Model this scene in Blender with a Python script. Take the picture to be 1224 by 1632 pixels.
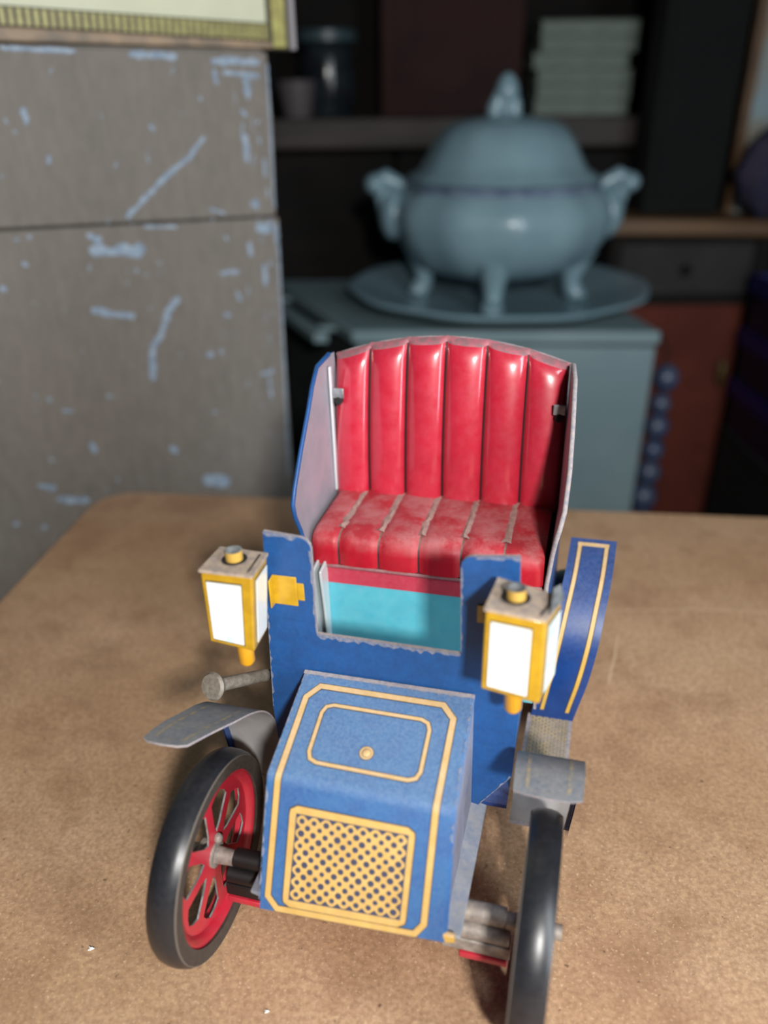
import bpy, math, random
from mathutils import Matrix, Vector
C = bpy.context.scene.collection
SC = bpy.context.scene
for o in list(bpy.data.objects): bpy.data.objects.remove(o)
CM = 0.01
ZT = 75.0            # height of the table top above the floor, cm

# ---------------------------------------------------------------- camera
cam_d = bpy.data.cameras.new('camera'); cam = bpy.data.objects.new('camera', cam_d); C.objects.link(cam)
PITCH, ROLL = 27.579, 0.555
cam.matrix_world = Matrix.Translation((0, 0, (24 + ZT) * CM)) @ Matrix.Rotation(math.radians(90 - PITCH), 4, 'X') @ Matrix.Rotation(math.radians(-ROLL), 4, 'Z')
cam_d.sensor_fit = 'VERTICAL'; cam_d.sensor_height = 36; cam_d.lens = 36 * 1258.33 / 1632
cam_d.clip_start = 0.01
cam_d.dof.use_dof = True; cam_d.dof.focus_distance = 0.262; cam_d.dof.aperture_fstop = 5.2
SC.camera = cam
# ---------------------------------------------------------------- light
w = bpy.data.worlds.new('world'); SC.world = w; w.use_nodes = True
w.node_tree.nodes['Background'].inputs[0].default_value = (0.62, 0.80, 1.0, 1)
w.node_tree.nodes['Background'].inputs[1].default_value = 0.045
def area(name, loc, target, sx, sy, power, col):
    l = bpy.data.lights.new(name, 'AREA'); l.shape = 'RECTANGLE'; l.size = sx * CM; l.size_y = sy * CM
    l.energy = power; l.color = col
    o = bpy.data.objects.new(name, l); C.objects.link(o)
    a = Vector(loc) * CM; b = Vector(target) * CM
    o.location = a; o.rotation_euler = (b - a).to_track_quat('-Z', 'Y').to_euler()
    return o
area('lamp_light', (9.4, -34, 43 + ZT), (0, 20, 8 + ZT), 5, 5, 5.9, (1.0, 0.97, 0.92))
area('window_light', (48, -24, 36 + ZT), (0, 27, 12 + ZT), 16, 72, 5.0, (0.86, 0.94, 1.0))
SC.view_settings.view_transform = 'Standard'; SC.view_settings.look = 'None'
SC.view_settings.gamma = 1; SC.view_settings.use_curve_mapping = False
SC.view_settings.exposure = 0.1

# ---------------------------------------------------------------- materials
def lin(c):
    return tuple(((x / 255) / 12.92 if x / 255 <= 0.04045 else ((x / 255 + 0.055) / 1.055) ** 2.4) for x in c) + (1,)
def M(name, col, rough=0.5, col2=None, size=1.0, lo=0.4, hi=0.6, dust=None, metal=0.0, bump=0.0, bsize=0.1, stretch=None, coat=0.0):
    """dust = (colour, most, size_cm, up) : settled dust, more of it on upward faces when up is set"""
    m = bpy.data.materials.new(name); m.use_nodes = True
    nt = m.node_tree; n = nt.nodes; L = nt.links; b = n['Principled BSDF']
    b.inputs['Roughness'].default_value = rough; b.inputs['Metallic'].default_value = metal
    b.inputs['Coat Weight'].default_value = coat; b.inputs['Coat Roughness'].default_value = 0.12
    tc = n.new('ShaderNodeTexCoord'); src = tc.outputs['Object']
    if stretch:
        mp = n.new('ShaderNodeMapping'); mp.inputs['Scale'].default_value = stretch
        L.new(src, mp.inputs[0]); src = mp.outputs[0]
    def noise(sz, detail=5, rg=0.6):
        t = n.new('ShaderNodeTexNoise'); t.inputs['Scale'].default_value = 100 / sz
        t.inputs['Detail'].default_value = detail; t.inputs['Roughness'].default_value = rg
        L.new(src, t.inputs['Vector']); return t.outputs['Fac']
    def ramp(fac, a, z, v0=0.0, v1=1.0):
        r = n.new('ShaderNodeMapRange'); r.inputs[1].default_value = a; r.inputs[2].default_value = z
        r.inputs[3].default_value = v0; r.inputs[4].default_value = v1
        L.new(fac, r.inputs[0]); return r.outputs[0]
    def mix(fac, a, z):
        x = n.new('ShaderNodeMix'); x.data_type = 'RGBA'
        L.new(fac, x.inputs[0])
        for i, v in ((6, a), (7, z)):
            if isinstance(v, tuple): x.inputs[i].default_value = v
            else: L.new(v, x.inputs[i])
        return x.outputs[2]
    cur = lin(col)
    if col2: cur = mix(ramp(noise(size), lo, hi), cur, lin(col2))
    if dust:
        dc, amt, dsz, up = dust[:4]
        f = ramp(noise(dsz, 6, 0.7), 0.3, 0.7, amt * 0.35, amt) if len(dust) < 5 else ramp(noise(dsz, 8, 0.75), 0.42, 0.6, dust[4], amt)
        if up:
            g = n.new('ShaderNodeNewGeometry'); s = n.new('ShaderNodeSeparateXYZ'); L.new(g.outputs['Normal'], s.inputs[0])
            u = ramp(s.outputs[2], 0.1, 0.85, 0.06, 1.0)
            mu = n.new('ShaderNodeMath'); mu.operation = 'MULTIPLY'; L.new(f, mu.inputs[0]); L.new(u, mu.inputs[1]); f = mu.outputs[0]
        cur = mix(f, cur, lin(dc))
        L.new(ramp(f, 0, 0.8, rough, 0.9), b.inputs['Roughness'])
    if isinstance(cur, tuple): b.inputs['Base Color'].default_value = cur
    else: L.new(cur, b.inputs['Base Color'])
    if bump:
        bp = n.new('ShaderNodeBump'); bp.inputs['Strength'].default_value = bump; bp.inputs['Distance'].default_value = 0.0005
        L.new(noise(bsize), bp.inputs['Height']); L.new(bp.outputs[0], b.inputs['Normal'])
    return m
DUST = (176, 164, 158)
m_blue = M('blue_tin', (0, 58, 116), 0.42, (0, 66, 128), 0.5, dust=((96, 140, 190), 0.14, 0.12, False))
m_blue_dark = M('blue_tin_shiny', (0, 46, 106), 0.28, (2, 54, 118), 0.8, dust=((140, 150, 175), 0.25, 0.15, True), coat=0.4)
m_blue_dusty = M('blue_tin_dusty', (0, 70, 134), 0.45, (10, 82, 142), 0.7, dust=((128, 152, 174), 0.62, 0.09, True))
m_side = M('blue_tin_greyed', (104, 116, 152), 0.6, (130, 136, 158), 0.5, dust=((160, 158, 164), 0.5, 0.15, False))
m_rail = M('dusty_rail', (88, 114, 144), 0.6, (116, 130, 144), 0.6, dust=(DUST, 0.5, 0.2, False))
m_edge = M('worn_edge', (150, 140, 142), 0.8, (105, 110, 130), 0.15, dust=(DUST, 0.5, 0.08, False))
m_gold = M('gold_paint', (196, 158, 72), 0.35, (184, 146, 60), 0.6, dust=((214, 184, 156), 0.75, 0.2, True), coat=0.3)
m_goldline = M('gold_outline', (70, 62, 60), 0.6)
m_yellow = M('yellow_tin', (186, 146, 22), 0.3, (172, 132, 18), 0.5, dust=((190, 170, 130), 0.35, 0.15, True), coat=0.4)
m_roof = M('dusty_lamp_roof', (172, 150, 124), 0.8, (126, 112, 104), 0.25, dust=(DUST, 0.5, 0.1, False))
m_dark = M('dark_gap', (26, 22, 22), 0.8)
m_white = M('white_lamp_paint', (226, 228, 222), 0.3, (232, 233, 228), 0.6, coat=0.3)
m_paleblue = M('pale_blue_stain', (196, 224, 232), 0.3, (232, 240, 240), 0.4, coat=0.2)
m_red = M('red_tin', (172, 6, 34), 0.22, (180, 10, 40), 0.8, dust=((206, 96, 116), 0.22, 0.5, False), coat=1.0)
m_redseat = M('red_tin_dusty', (168, 10, 34), 0.4, (156, 10, 30), 0.6, dust=((176, 104, 106), 0.92, 1.6, True, 0.16))
m_line = M('black_flute_line', (26, 12, 18), 0.6)
m_seam = M('black_print_line', (34, 12, 18), 0.6, dust=((150, 122, 112), 0.9, 0.3, True))
m_rim = M('red_wheel_paint', (178, 8, 38), 0.3, (166, 8, 34), 0.6, dust=((190, 90, 100), 0.25, 0.3, False), coat=0.3)
m_turq = M('turquoise_tin', (58, 160, 180), 0.35, (66, 168, 186), 1.0, dust=((160, 190, 190), 0.2, 0.3, False))
m_tin = M('bare_tin', (176, 180, 184), 0.35, (130, 132, 134), 0.4, metal=0.6)
m_tinin = M('tin_inner_face', (158, 152, 166), 0.4, (140, 146, 160), 1.2, metal=0.25, dust=(DUST, 0.3, 0.2, False))
m_grey = M('dusty_underside', (138, 140, 142), 0.6, (120, 122, 126), 0.8, dust=(DUST, 0.3, 0.2, False))
m_lip = M('dusty_fender_top', (62, 84, 102), 0.35, (86, 98, 106), 0.5, dust=(DUST, 0.42, 0.15, True))
m_mesh = M('gold_tread_print', (120, 104, 62), 0.5, (60, 52, 40), 0.14, 0.45, 0.55, dust=(DUST, 0.5, 0.6, False))
m_tyre = M('black_tyre', (14, 18, 26), 0.3, (20, 24, 32), 0.5, dust=((110, 104, 98), 0.09, 0.15, False))
m_tyreside = M('tyre_side', (30, 28, 30), 0.55, (40, 36, 34), 0.4, dust=((110, 96, 84), 0.35, 0.15, False))
m_mould = M('tyre_mould_line', (96, 88, 80), 0.7)
m_steel = M('dull_steel', (150, 142, 132), 0.5, (110, 104, 98), 0.3, metal=0.4, dust=(DUST, 0.4, 0.1, False))
m_black = M('black_paint_and_shade', (14, 13, 13), 0.5)
m_plate = M('china', (128, 156, 166), 0.35, (120, 148, 160), 6.0, coat=0.2)
m_pblue = M('blue_band_print', (92, 106, 132), 0.3, (116, 132, 150), 1.5)

def table_mat():
    m = bpy.data.materials.new('hardboard'); m.use_nodes = True
    nt = m.node_tree; n = nt.nodes; L = nt.links; b = n['Principled BSDF']
    tc = n.new('ShaderNodeTexCoord')
    def noise(sz, d=5, r=0.6):
        t = n.new('ShaderNodeTexNoise'); t.inputs['Scale'].default_value = 100 / sz; t.inputs['Detail'].default_value = d
        t.inputs['Roughness'].default_value = r; L.new(tc.outputs['Object'], t.inputs[0]); return t.outputs['Fac']
    def mix(f, lo, hi, a, z, top=1.0):
        r = n.new('ShaderNodeMapRange'); r.inputs[1].default_value = lo; r.inputs[2].default_value = hi; r.inputs[4].default_value = top; L.new(f, r.inputs[0])
        x = n.new('ShaderNodeMix'); x.data_type = 'RGBA'; L.new(r.outputs[0], x.inputs[0])
        for i, v in ((6, a), (7, z)):
            if isinstance(v, tuple): x.inputs[i].default_value = v
            else: L.new(v, x.inputs[i])
        return x.outputs[2]
    c = mix(noise(9), 0.35, 0.65, lin((178, 142, 108)), lin((196, 162, 130)))
    c = mix(noise(6, 4, 0.65), 0.5, 0.72, c, lin((142, 106, 80)), 0.75)
    c = mix(noise(2.2), 0.52, 0.75, c, lin((150, 114, 86)), 0.8)
    c = mix(noise(0.16, 4, 0.7), 0.36, 0.64, c, lin((130, 98, 74)), 0.62)
    c = mix(noise(0.1, 2, 0.5), 0.6, 0.72, c, lin((220, 192, 160)), 0.5)
    c = mix(noise(0.3, 3, 0.6), 0.66, 0.74, c, lin((78, 54, 40)), 0.7)
    L.new(c, b.inputs['Base Color']); b.inputs['Roughness'].default_value = 0.55
    bp = n.new('ShaderNodeBump'); bp.inputs['Strength'].default_value = 0.25; bp.inputs['Distance'].default_value = 0.0004
    L.new(noise(0.2), bp.inputs['Height']); L.new(bp.outputs[0], b.inputs['Normal'])
    return m
m_table = table_mat()
m_tedge = M('hardboard_edge', (96, 70, 50), 0.8, (80, 58, 42), 0.3)
m_board = M('grey_brown_paint', (94, 89, 82), 0.6, (80, 76, 70), 5.0, 0.3, 0.7, dust=((150, 142, 136), 0.35, 0.6, False), bump=0.2, bsize=0.6, stretch=(1, 1, 0.35))
m_chip = M('bluish_bare_patch', (140, 156, 172), 0.7, (114, 132, 152), 0.5)
m_cream = M('cream_mount', (196, 198, 172), 0.6, (190, 192, 166), 4.0)
m_fgold = M('dull_gold_leaf', (168, 164, 96), 0.45, (146, 140, 80), 0.6)
m_fdark = M('frame_dark', (56, 52, 44), 0.6, (70, 64, 54), 0.8)
m_ftan = M('frame_tan', (150, 128, 104), 0.6, (96, 88, 80), 4.0)
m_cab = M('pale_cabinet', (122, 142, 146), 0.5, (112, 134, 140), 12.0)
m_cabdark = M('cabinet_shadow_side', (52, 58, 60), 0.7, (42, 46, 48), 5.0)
m_shelf = M('dark_wood', (20, 14, 12), 0.95, (12, 9, 8), 4.0, stretch=(0.2, 1, 1))
m_shelf2 = M('brown_shelf_wood', (56, 47, 43), 0.6, (38, 33, 30), 4.0, stretch=(0.2, 1, 1))
m_redbrown = M('red_brown_panel', (100, 40, 24), 0.85, (84, 32, 20), 8.0)
m_redboard = M('red_brown_board', (54, 30, 28), 0.95, (44, 26, 25), 8.0)
m_lightwood = M('light_wood', (112, 84, 56), 0.5, (92, 68, 46), 5.0, stretch=(0.2, 1, 1))
m_greydrawer = M('grey_drawer', (52, 50, 50), 0.9, (44, 43, 43), 6.0)
m_book = M('pale_green_paper', (118, 132, 124), 0.8, (102, 116, 110), 1.0, stretch=(0.15, 0.15, 1))
m_navy = M('navy_plastic', (6, 10, 44), 0.5, (5, 8, 36), 3.0)
m_navylip = M('blue_plastic', (8, 18, 84), 0.45)
m_nearblack = M('near_black', (8, 12, 12), 0.95, (5, 7, 8), 8.0)
m_jar = M('dark_glass', (36, 44, 48), 0.2, (26, 31, 35), 3.0)
m_teal = M('teal_enamel', (60, 78, 84), 0.4)
m_pink = M('pale_china', (92, 86, 88), 0.4)
m_bead = M('blue_grey_glass', (52, 66, 96), 0.35, (70, 78, 98), 1.5)
m_cloth = M('violet_blue_cloth', (34, 38, 66), 0.9, (56, 50, 68), 2.2)
m_pale = M('pale_blue_sheet', (140, 164, 172), 0.7, (150, 140, 120), 10.0)
m_floor = M('floor_boards', (54, 46, 40), 0.7, (40, 34, 30), 10.0)
m_wall = M('dim_plaster', (70, 66, 64), 0.9, (56, 52, 50), 20.0)

# ---------------------------------------------------------------- mesh builder
RC = math.radians(-1.2195)
def tilt(p):                       # the tin body leans a degree to one side
    x, y, z = p
    return (x * math.cos(RC) + z * math.sin(RC), y, -x * math.sin(RC) + z * math.cos(RC))
class MB:
    def __init__(s, T=None): s.v = []; s.f = []; s.m = []; s.T = T
    def add(s, vs, fs, m=0):
        o = len(s.v); s.v += [tuple(p) for p in vs]
        for f in fs: s.f.append([i + o for i in f]); s.m.append(m)
    def box(s, x0, y0, z0, x1, y1, z1, m=0):
        v = [(x0, y0, z0), (x1, y0, z0), (x1, y1, z0), (x0, y1, z0), (x0, y0, z1), (x1, y0, z1), (x1, y1, z1), (x0, y1, z1)]
        s.add(v, [(3, 2, 1, 0), (4, 5, 6, 7), (0, 1, 5, 4), (1, 2, 6, 5), (2, 3, 7, 6), (3, 0, 4, 7)], m)
    def hexa(s, a, b, m=0):        # a: front quad TL TR BR BL, b: back quad the same way round
        s.add(list(a) + list(b), [(3, 2, 1, 0), (4, 5, 6, 7), (0, 1, 5, 4), (1, 2, 6, 5), (2, 3, 7, 6), (3, 0, 4, 7)], m)
    def prism(s, poly, fn, t0, t1, mf=0, mb=None, me=None):
        n = len(poly); mb = mf if mb is None else mb; me = mf if me is None else me
        a = [fn(u, v, t0) for u, v in poly]; b = [fn(u, v, t1) for u, v in poly]
        s.add(a, [list(range(n))], mf); s.add(b, [list(range(n))[::-1]], mb)
        s.add(a + b, [(i, n + i, n + (i + 1) % n, (i + 1) % n) for i in range(n)], me)
    def grid(s, rows, mfn=None, m=0):
        n = len(rows[0]); o = len(s.v)
        for r in rows: s.v += [tuple(p) for p in r]
        for j in range(len(rows) - 1):
            for i in range(n - 1):
                s.f.append([o + j * n + i, o + j * n + i + 1, o + (j + 1) * n + i + 1, o + (j + 1) * n + i])
                s.m.append(mfn(i, j) if mfn else m)
    def lathe(s, prof, n=32, c=(0, 0, 0), axis='z', m=0, mfn=None, rfn=None):
        rows = []
        for k in range(n + 1):
            a = 2 * math.pi * k / n; row = []
            for r, h in prof:
                if rfn: r = r * rfn(a, h)
                p = (r * math.cos(a), r * math.sin(a), h)
                if axis == 'x': p = (p[2], p[0], p[1])
                if axis == 'y': p = (p[0], p[2], p[1])
                row.append((p[0] + c[0], p[1] + c[1], p[2] + c[2]))
            rows.append(row)
        o = len(s.v); q = len(prof)
        for r in rows[:-1]: s.v += r
        for k in range(n):
            for i in range(q - 1):
                s.f.append([o + k * q + i, o + ((k + 1) % n) * q + i, o + ((k + 1) % n) * q + i + 1, o + k * q + i + 1])
                s.m.append(mfn(i) if mfn else m)
    def rod(s, a, b, r, n=14, m=0, r2=None):
        a = Vector(a); b = Vector(b); r2 = r if r2 is None else r2
        d = (b - a).normalized(); u = d.orthogonal().normalized(); w_ = d.cross(u)
        A = [a + u * r * math.cos(2 * math.pi * k / n) + w_ * r * math.sin(2 * math.pi * k / n) for k in range(n)]
        B = [b + u * r2 * math.cos(2 * math.pi * k / n) + w_ * r2 * math.sin(2 * math.pi * k / n) for k in range(n)]
        s.add(A + B, [(k, (k + 1) % n, n + (k + 1) % n, n + k) for k in range(n)] + [list(range(n))[::-1], list(range(n, 2 * n))], m)
    def tube(s, pts, r, n=10, m=0):
        pts = [Vector(p) for p in pts]; rr = r if isinstance(r, (list, tuple)) else [r] * len(pts); rows = []
        u = None
        for i, p in enumerate(pts):
            d = (pts[min(i + 1, len(pts) - 1)] - pts[max(i - 1, 0)]).normalized()
            u = d.orthogonal().normalized() if u is None else (u - d * u.dot(d)).normalized()
            w_ = d.cross(u)
            rows.append([p + (u * math.cos(2 * math.pi * k / n) + w_ * math.sin(2 * math.pi * k / n)) * rr[i] for k in range(n + 1)])
        s.grid(rows, m=m)
        s.add(rows[0][:-1], [list(range(n))], m); s.add(rows[-1][:-1], [list(range(n))[::-1]], m)
    def ball(s, c, rx, ry, rz, n=16, m=0, fn=None):
        k = n // 2; rows = []
        for j in range(k + 1):
            t = math.pi * j / k; row = []
            for i in range(n + 1):
                a = 2 * math.pi * (i % n) / n
                f = fn(a, t) if fn else 1
                row.append((c[0] + rx * f * math.sin(t) * math.cos(a), c[1] + ry * f * math.sin(t) * math.sin(a), c[2] + rz * f * math.cos(t)))
            rows.append(row)
        s.grid(rows, m=m)
    def build(s, name, mats, parent=None, loc=(0, 0, 0), rz=0.0, smooth=40, bevel=0.0, weld=True, kind=None):
        me = bpy.data.meshes.new(name)
        vs = [s.T(p) for p in s.v] if s.T else s.v
        me.from_pydata([(p[0] * CM, p[1] * CM, p[2] * CM) for p in vs], [], s.f)
        mats = mats if isinstance(mats, (list, tuple)) else [mats]
        for m in mats: me.materials.append(m)
        me.polygons.foreach_set('material_index', s.m)
        import bmesh
        b = bmesh.new(); b.from_mesh(me)
        if weld: bmesh.ops.remove_doubles(b, verts=b.verts, dist=1e-6)
        bmesh.ops.recalc_face_normals(b, faces=b.faces)
        b.to_mesh(me); b.free()
        me.shade_smooth(); me.set_sharp_from_angle(angle=math.radians(smooth))
        o = bpy.data.objects.new(name, me); C.objects.link(o)
        o.location = Vector(loc) * CM; o.rotation_euler = (0, 0, rz)
        if parent is not None: o.parent = parent
        if bevel:
            bv = o.modifiers.new('bevel', 'BEVEL'); bv.width = bevel * CM; bv.segments = 2; bv.limit_method = 'ANGLE'; bv.angle_limit = math.radians(40)
        if kind: o['kind'] = kind
        return o
def tag(o, label=None, cat=None, group=None, kind=None):
    for k, v in (('label', label), ('category', cat), ('group', group), ('kind', kind)):
        if v: o[k] = v
    return o
def thing(name, label, cat, loc=(0, 0, 0), rz=0.0, group=None):
    o = bpy.data.objects.new(name, None); C.objects.link(o); o.empty_display_size = 0.02
    o.location = Vector(loc) * CM; o.rotation_euler = (0, 0, rz)
    return tag(o, label, cat, group)
def ribbon(mb, pts, wd, fn, off, m=0, closed=True, split=None):
    """flat band of width wd along 2-D points, put on a surface by fn(u, v, offset)"""
    P = list(pts)
    if split is not None:
        Q = []
        for i, p in enumerate(P):
            Q.append(p); q = P[(i + 1) % len(P)]
            if not closed and i == len(P) - 1: break
            ss = sorted([t for t in split if min(p[1], q[1]) < t < max(p[1], q[1])], reverse=q[1] < p[1])
            for t in ss:
                k = (t - p[1]) / (q[1] - p[1]); Q.append((p[0] + (q[0] - p[0]) * k, t))
        P = Q
    n = len(P); A = []; B = []
    for i in range(n):
        p = Vector(P[i]); a = Vector(P[i - 1]) if (closed or i) else None; b = Vector(P[(i + 1) % n]) if (closed or i < n - 1) else None
        d1 = (p - a).normalized() if a is not None else (b - p).normalized()
        d2 = (b - p).normalized() if b is not None else d1
        n1 = Vector((-d1.y, d1.x)); n2 = Vector((-d2.y, d2.x)); k = n1 + n2
        k = k.normalized() * (wd / 2) / max(0.5, k.normalized().dot(n1))
        A.append(fn(*(p + k), off)); B.append(fn(*(p - k), off))
    r = range(n if closed else n - 1)
    mb.add(A + B, [(i, (i + 1) % n, n + (i + 1) % n, n + i) for i in r], m)
def chamfer(x0, y0, x1, y1, c, seg=1):
    out = []
    for cx, cy, a0 in ((x0 + c, y0 + c, 180), (x1 - c, y0 + c, 270), (x1 - c, y1 - c, 0), (x0 + c, y1 - c, 90)):
        for k in range(seg + 1):
            a = math.radians(a0 + 90 * k / seg); out.append((cx + c * math.cos(a), cy + c * math.sin(a)))
    return out

# ================================================================ the setting
f = MB(); f.box(-160, -120, -4, 170, 168, 0); tag(f.build('floor', m_floor), kind='structure')
f = MB(); f.box(-160, 164, 0, 170, 168, 260); tag(f.build('wall_back', m_wall), kind='structure')
f = MB(); f.box(-164, -120, 0, -160, 168, 260); tag(f.build('wall_left', m_wall), kind='structure')

# ---- table
TA = math.atan2(-0.109, 0.994)
tab = thing('table', 'brown speckled hardboard table with rounded corners under the tin car', 'table', (-19.5, 49.6, 0), TA)
mb = MB(); poly = []
X1, Y1, rr = 78, -68, 2.6
for cx, cy, a0 in ((rr, -rr, 90), (rr, Y1 + rr, 180), (X1 - rr, Y1 + rr, 270), (X1 - rr, -rr, 0)):
    for k in range(7):
        a = math.radians(a0 + 15 * k); poly.append((cx + rr * math.cos(a), cy + rr * math.sin(a)))
mb.prism(poly, lambda u, v, t: (u, v, t), ZT - 1.6, ZT, 0, 0, 1)
mb.build('tabletop', [m_table, m_tedge], tab, bevel=0.15)
for x, y in ((6, -6), (6, Y1 + 6), (X1 - 6, -6), (X1 - 6, Y1 + 6)):
    b = MB(); b.box(x - 2.2, y - 2.2, 0, x + 2.2, y + 2.2, ZT - 1.6); b.build('leg', m_shelf, tab, bevel=0.3)
b = MB()                        # pale scratches in the board
def tloc(x, y):
    dx, dy = x + 19.5, y - 49.6; return (dx * math.cos(-TA) - dy * math.sin(-TA), dx * math.sin(-TA) + dy * math.cos(-TA))
ribbon(b, [tloc(*p) for p in ((11.75, 32.4), (11.1, 30.6), (10.5, 29.2), (10.3, 28.6))], 0.1, lambda u, v, t: (u, v, t), ZT + 0.012, closed=False)
ribbon(b, [tloc(*p) for p in ((11.1, 34.4), (16.1, 34.55), (22, 34.0), (30, 33.2))], 0.07, lambda u, v, t: (u, v, t), ZT + 0.012, closed=False)
b.build('scratch', M('scratch_pale', (196, 166, 136), 0.8), tab)
rnd = random.Random(4)
for nm, x, y, r, lb in (('paint_flake', -9.5, 15.94, 0.13, 'tiny white flake on the table left of the red spoked wheel'),
                        ('paint_flake', -3.63, 13.93, 0.1, 'tiny white flake on the table in front of the blue hood')):
    b = MB(); b.ball((0, 0, r * 0.4), r, r * 0.8, r * 0.45, 8, fn=lambda a, t: 0.7 + 0.3 * math.sin(3 * a + t))
    tag(b.build(nm, m_white, loc=(x, y, ZT), smooth=20), lb, 'flake')

# ================================================================ tin toy car
YAW = math.radians(14.9873)
car = thing('toy_car', 'old blue tin toy car with red fluted seat and two yellow lanterns', 'toy', (0.2477, 19.0955, ZT), -YAW)
def part(mb, name, mats, parent=None, **k): return mb.build(name, mats, parent or car, **k)
XZ = lambda y0: (lambda u, v, t: (u, y0 + t, v))
YZ = lambda x0: (lambda u, v, t: (x0 + t, u, v))
# ---- dashboard : a U of blue sheet with two uprights
d = MB(tilt)
def arc(cx, cz, r, a0, a1, n=4): return [(cx + r * math.cos(math.radians(a0 + (a1 - a0) * k / n)), cz + r * math.sin(math.radians(a0 + (a1 - a0) * k / n))) for k in range(n + 1)]
outl = [(-2.74, 3.3), (-3.92, 5.03), (-3.97, 6.3), (-3.82, 9.5), (-3.64, 12.98)] + arc(-2.55, 12.54, 0.36, 90, 0) + [(-2.22, 9.55), (2.23, 9.52)] + arc(2.55, 12.52, 0.36, 180, 90) + [(3.8, 13.02), (4.02, 7.5), (3.92, 5.03), (2.74, 3.3)]
d.prism(outl, XZ(0), 0, 0.13, 0, 1, 2)
part(d, 'dashboard', [m_blue, m_tinin, m_edge])
# ---- hood
PR = [(-0.05, 8.13), (-3.2, 7.08), (-3.36, 7.02), (-3.47, 6.93), (-3.54, 6.78), (-4.92, 3.36)]
SL = [0.0]
for a, b in zip(PR, PR[1:]): SL.append(SL[-1] + math.hypot(b[0] - a[0], b[1] - a[1]))
def hood(x, s, off):
    s = min(max(s, 0), SL[-1]); i = max(k for k in range(len(PR) - 1) if SL[k] <= s + 1e-9)
    k = (s - SL[i]) / (SL[i + 1] - SL[i]); a, b = PR[i], PR[i + 1]
    y = a[0] + (b[0] - a[0]) * k; z = a[1] + (b[1] - a[1]) * k
    dy, dz = b[0] - a[0], b[1] - a[1]; L_ = math.hypot(dy, dz)
    y += off * dz / L_; z += off * -dy / L_
    z += 0.06 * x * max(0, (s - 3.5) / 3.9) - 0.025 * x * max(0, 1 - abs(s - 3.5) / 3.5)
    return (x, y, z)
h = MB(tilt)
xs = [-2.7, -2.66, 0, 2.6, 2.7]; ss = sorted(set(SL + [1, 2, 5, 6]))
top = [[hood(x * (1 + 0.03 * (s / 7.4)), s, 0.0 if abs(x) < 2.69 else -0.1) for x in xs] for s in ss]
h.grid(top, m=0)
h.grid([[hood(x, s, -0.08) for x in (-2.68, 2.68)] for s in ss], m=2)
for x in (-2.62, 2.62):
    pts = [(hood(x, s, -0.05)[1:]) for s in SL] + [(-0.02, 3.4)]
    h.prism([(p[0], p[1]) for p in pts], YZ(x), -0.05, 0.05, 1)
h.add([hood(-2.7, 0, 0.02), hood(2.7, 0, 0.02), hood(2.7, 0.14, 0.03), hood(-2.7, 0.14, 0.03)], [(0, 1, 2, 3)], 2)
hood_o = part(h, 'hood', [m_blue_dusty, m_side, m_edge])
for sx in (-1, 1):
    r = MB(tilt)
    r.hexa([(sx * 2.64, -4.75, 3.62), (sx * 3.12, -4.65, 3.5), (sx * 3.12, -4.65, 3.4), (sx * 2.64, -4.75, 3.4)],
           [(sx * 2.64, 0.4, 3.62), (sx * 3.17, 0.4, 3.5), (sx * 3.17, 0.4, 3.4), (sx * 2.64, 0.4, 3.4)])
    part(r, 'hood_rail', m_rail, hood_o, bevel=0.03)
r = MB(tilt); r.hexa([(2.66, -4.86, 3.75), (2.98, -4.84, 3.72), (3.0, -4.84, 3.46), (2.66, -4.88, 3.44)], [(2.66, -4.7, 3.75), (2.98, -4.7, 3.72), (3.0, -4.7, 3.46), (2.66, -4.7, 3.44)])
part(r, 'corner_tab', m_gold, hood_o, bevel=0.03)
g = MB(tilt); sp = SL[1:-1]
outer = [(-2.02, 0.5), (1.83, 0.5), (2.2, 0.9), (2.2, 3.4), (2.12, 7.05), (1.88, 7.38), (-2.2, 7.38), (-2.5, 7.05), (-2.36, 3.4), (-2.36, 0.95)]
inner = chamfer(-1.72, 1.08, 1.58, 2.98, 0.3, 2)
for pts, wd in ((outer, 0.175), (inner, 0.11)):
    ribbon(g, pts, wd + 0.05, hood, 0.012, 1, split=sp); ribbon(g, pts, wd, hood, 0.022, 0, split=sp)
part(g, 'gold_pinstripe', [m_gold, m_goldline], hood_o)
g = MB(tilt); c = [hood(-0.06, 2.42, 0.01)]
def disc(mb, cx, cs, r, off, m, n=20, dome=0.0):
    ring = [hood(cx + r * math.cos(2 * math.pi * k / n), cs + r * math.sin(2 * math.pi * k / n), off) for k in range(n)]
    mb.add(ring + [hood(cx, cs, off + dome)], [(k, (k + 1) % n, n) for k in range(n)], m)
disc(g, -0.06, 2.42, 0.22, 0.015, 1); disc(g, -0.06, 2.42, 0.2, 0.025, 0); disc(g, -0.06, 2.42, 0.14, 0.03, 1); disc(g, -0.06, 2.42, 0.125, 0.035, 0, dome=0.07)
part(g, 'hood_button', [m_gold, m_goldline], hood_o)
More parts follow.
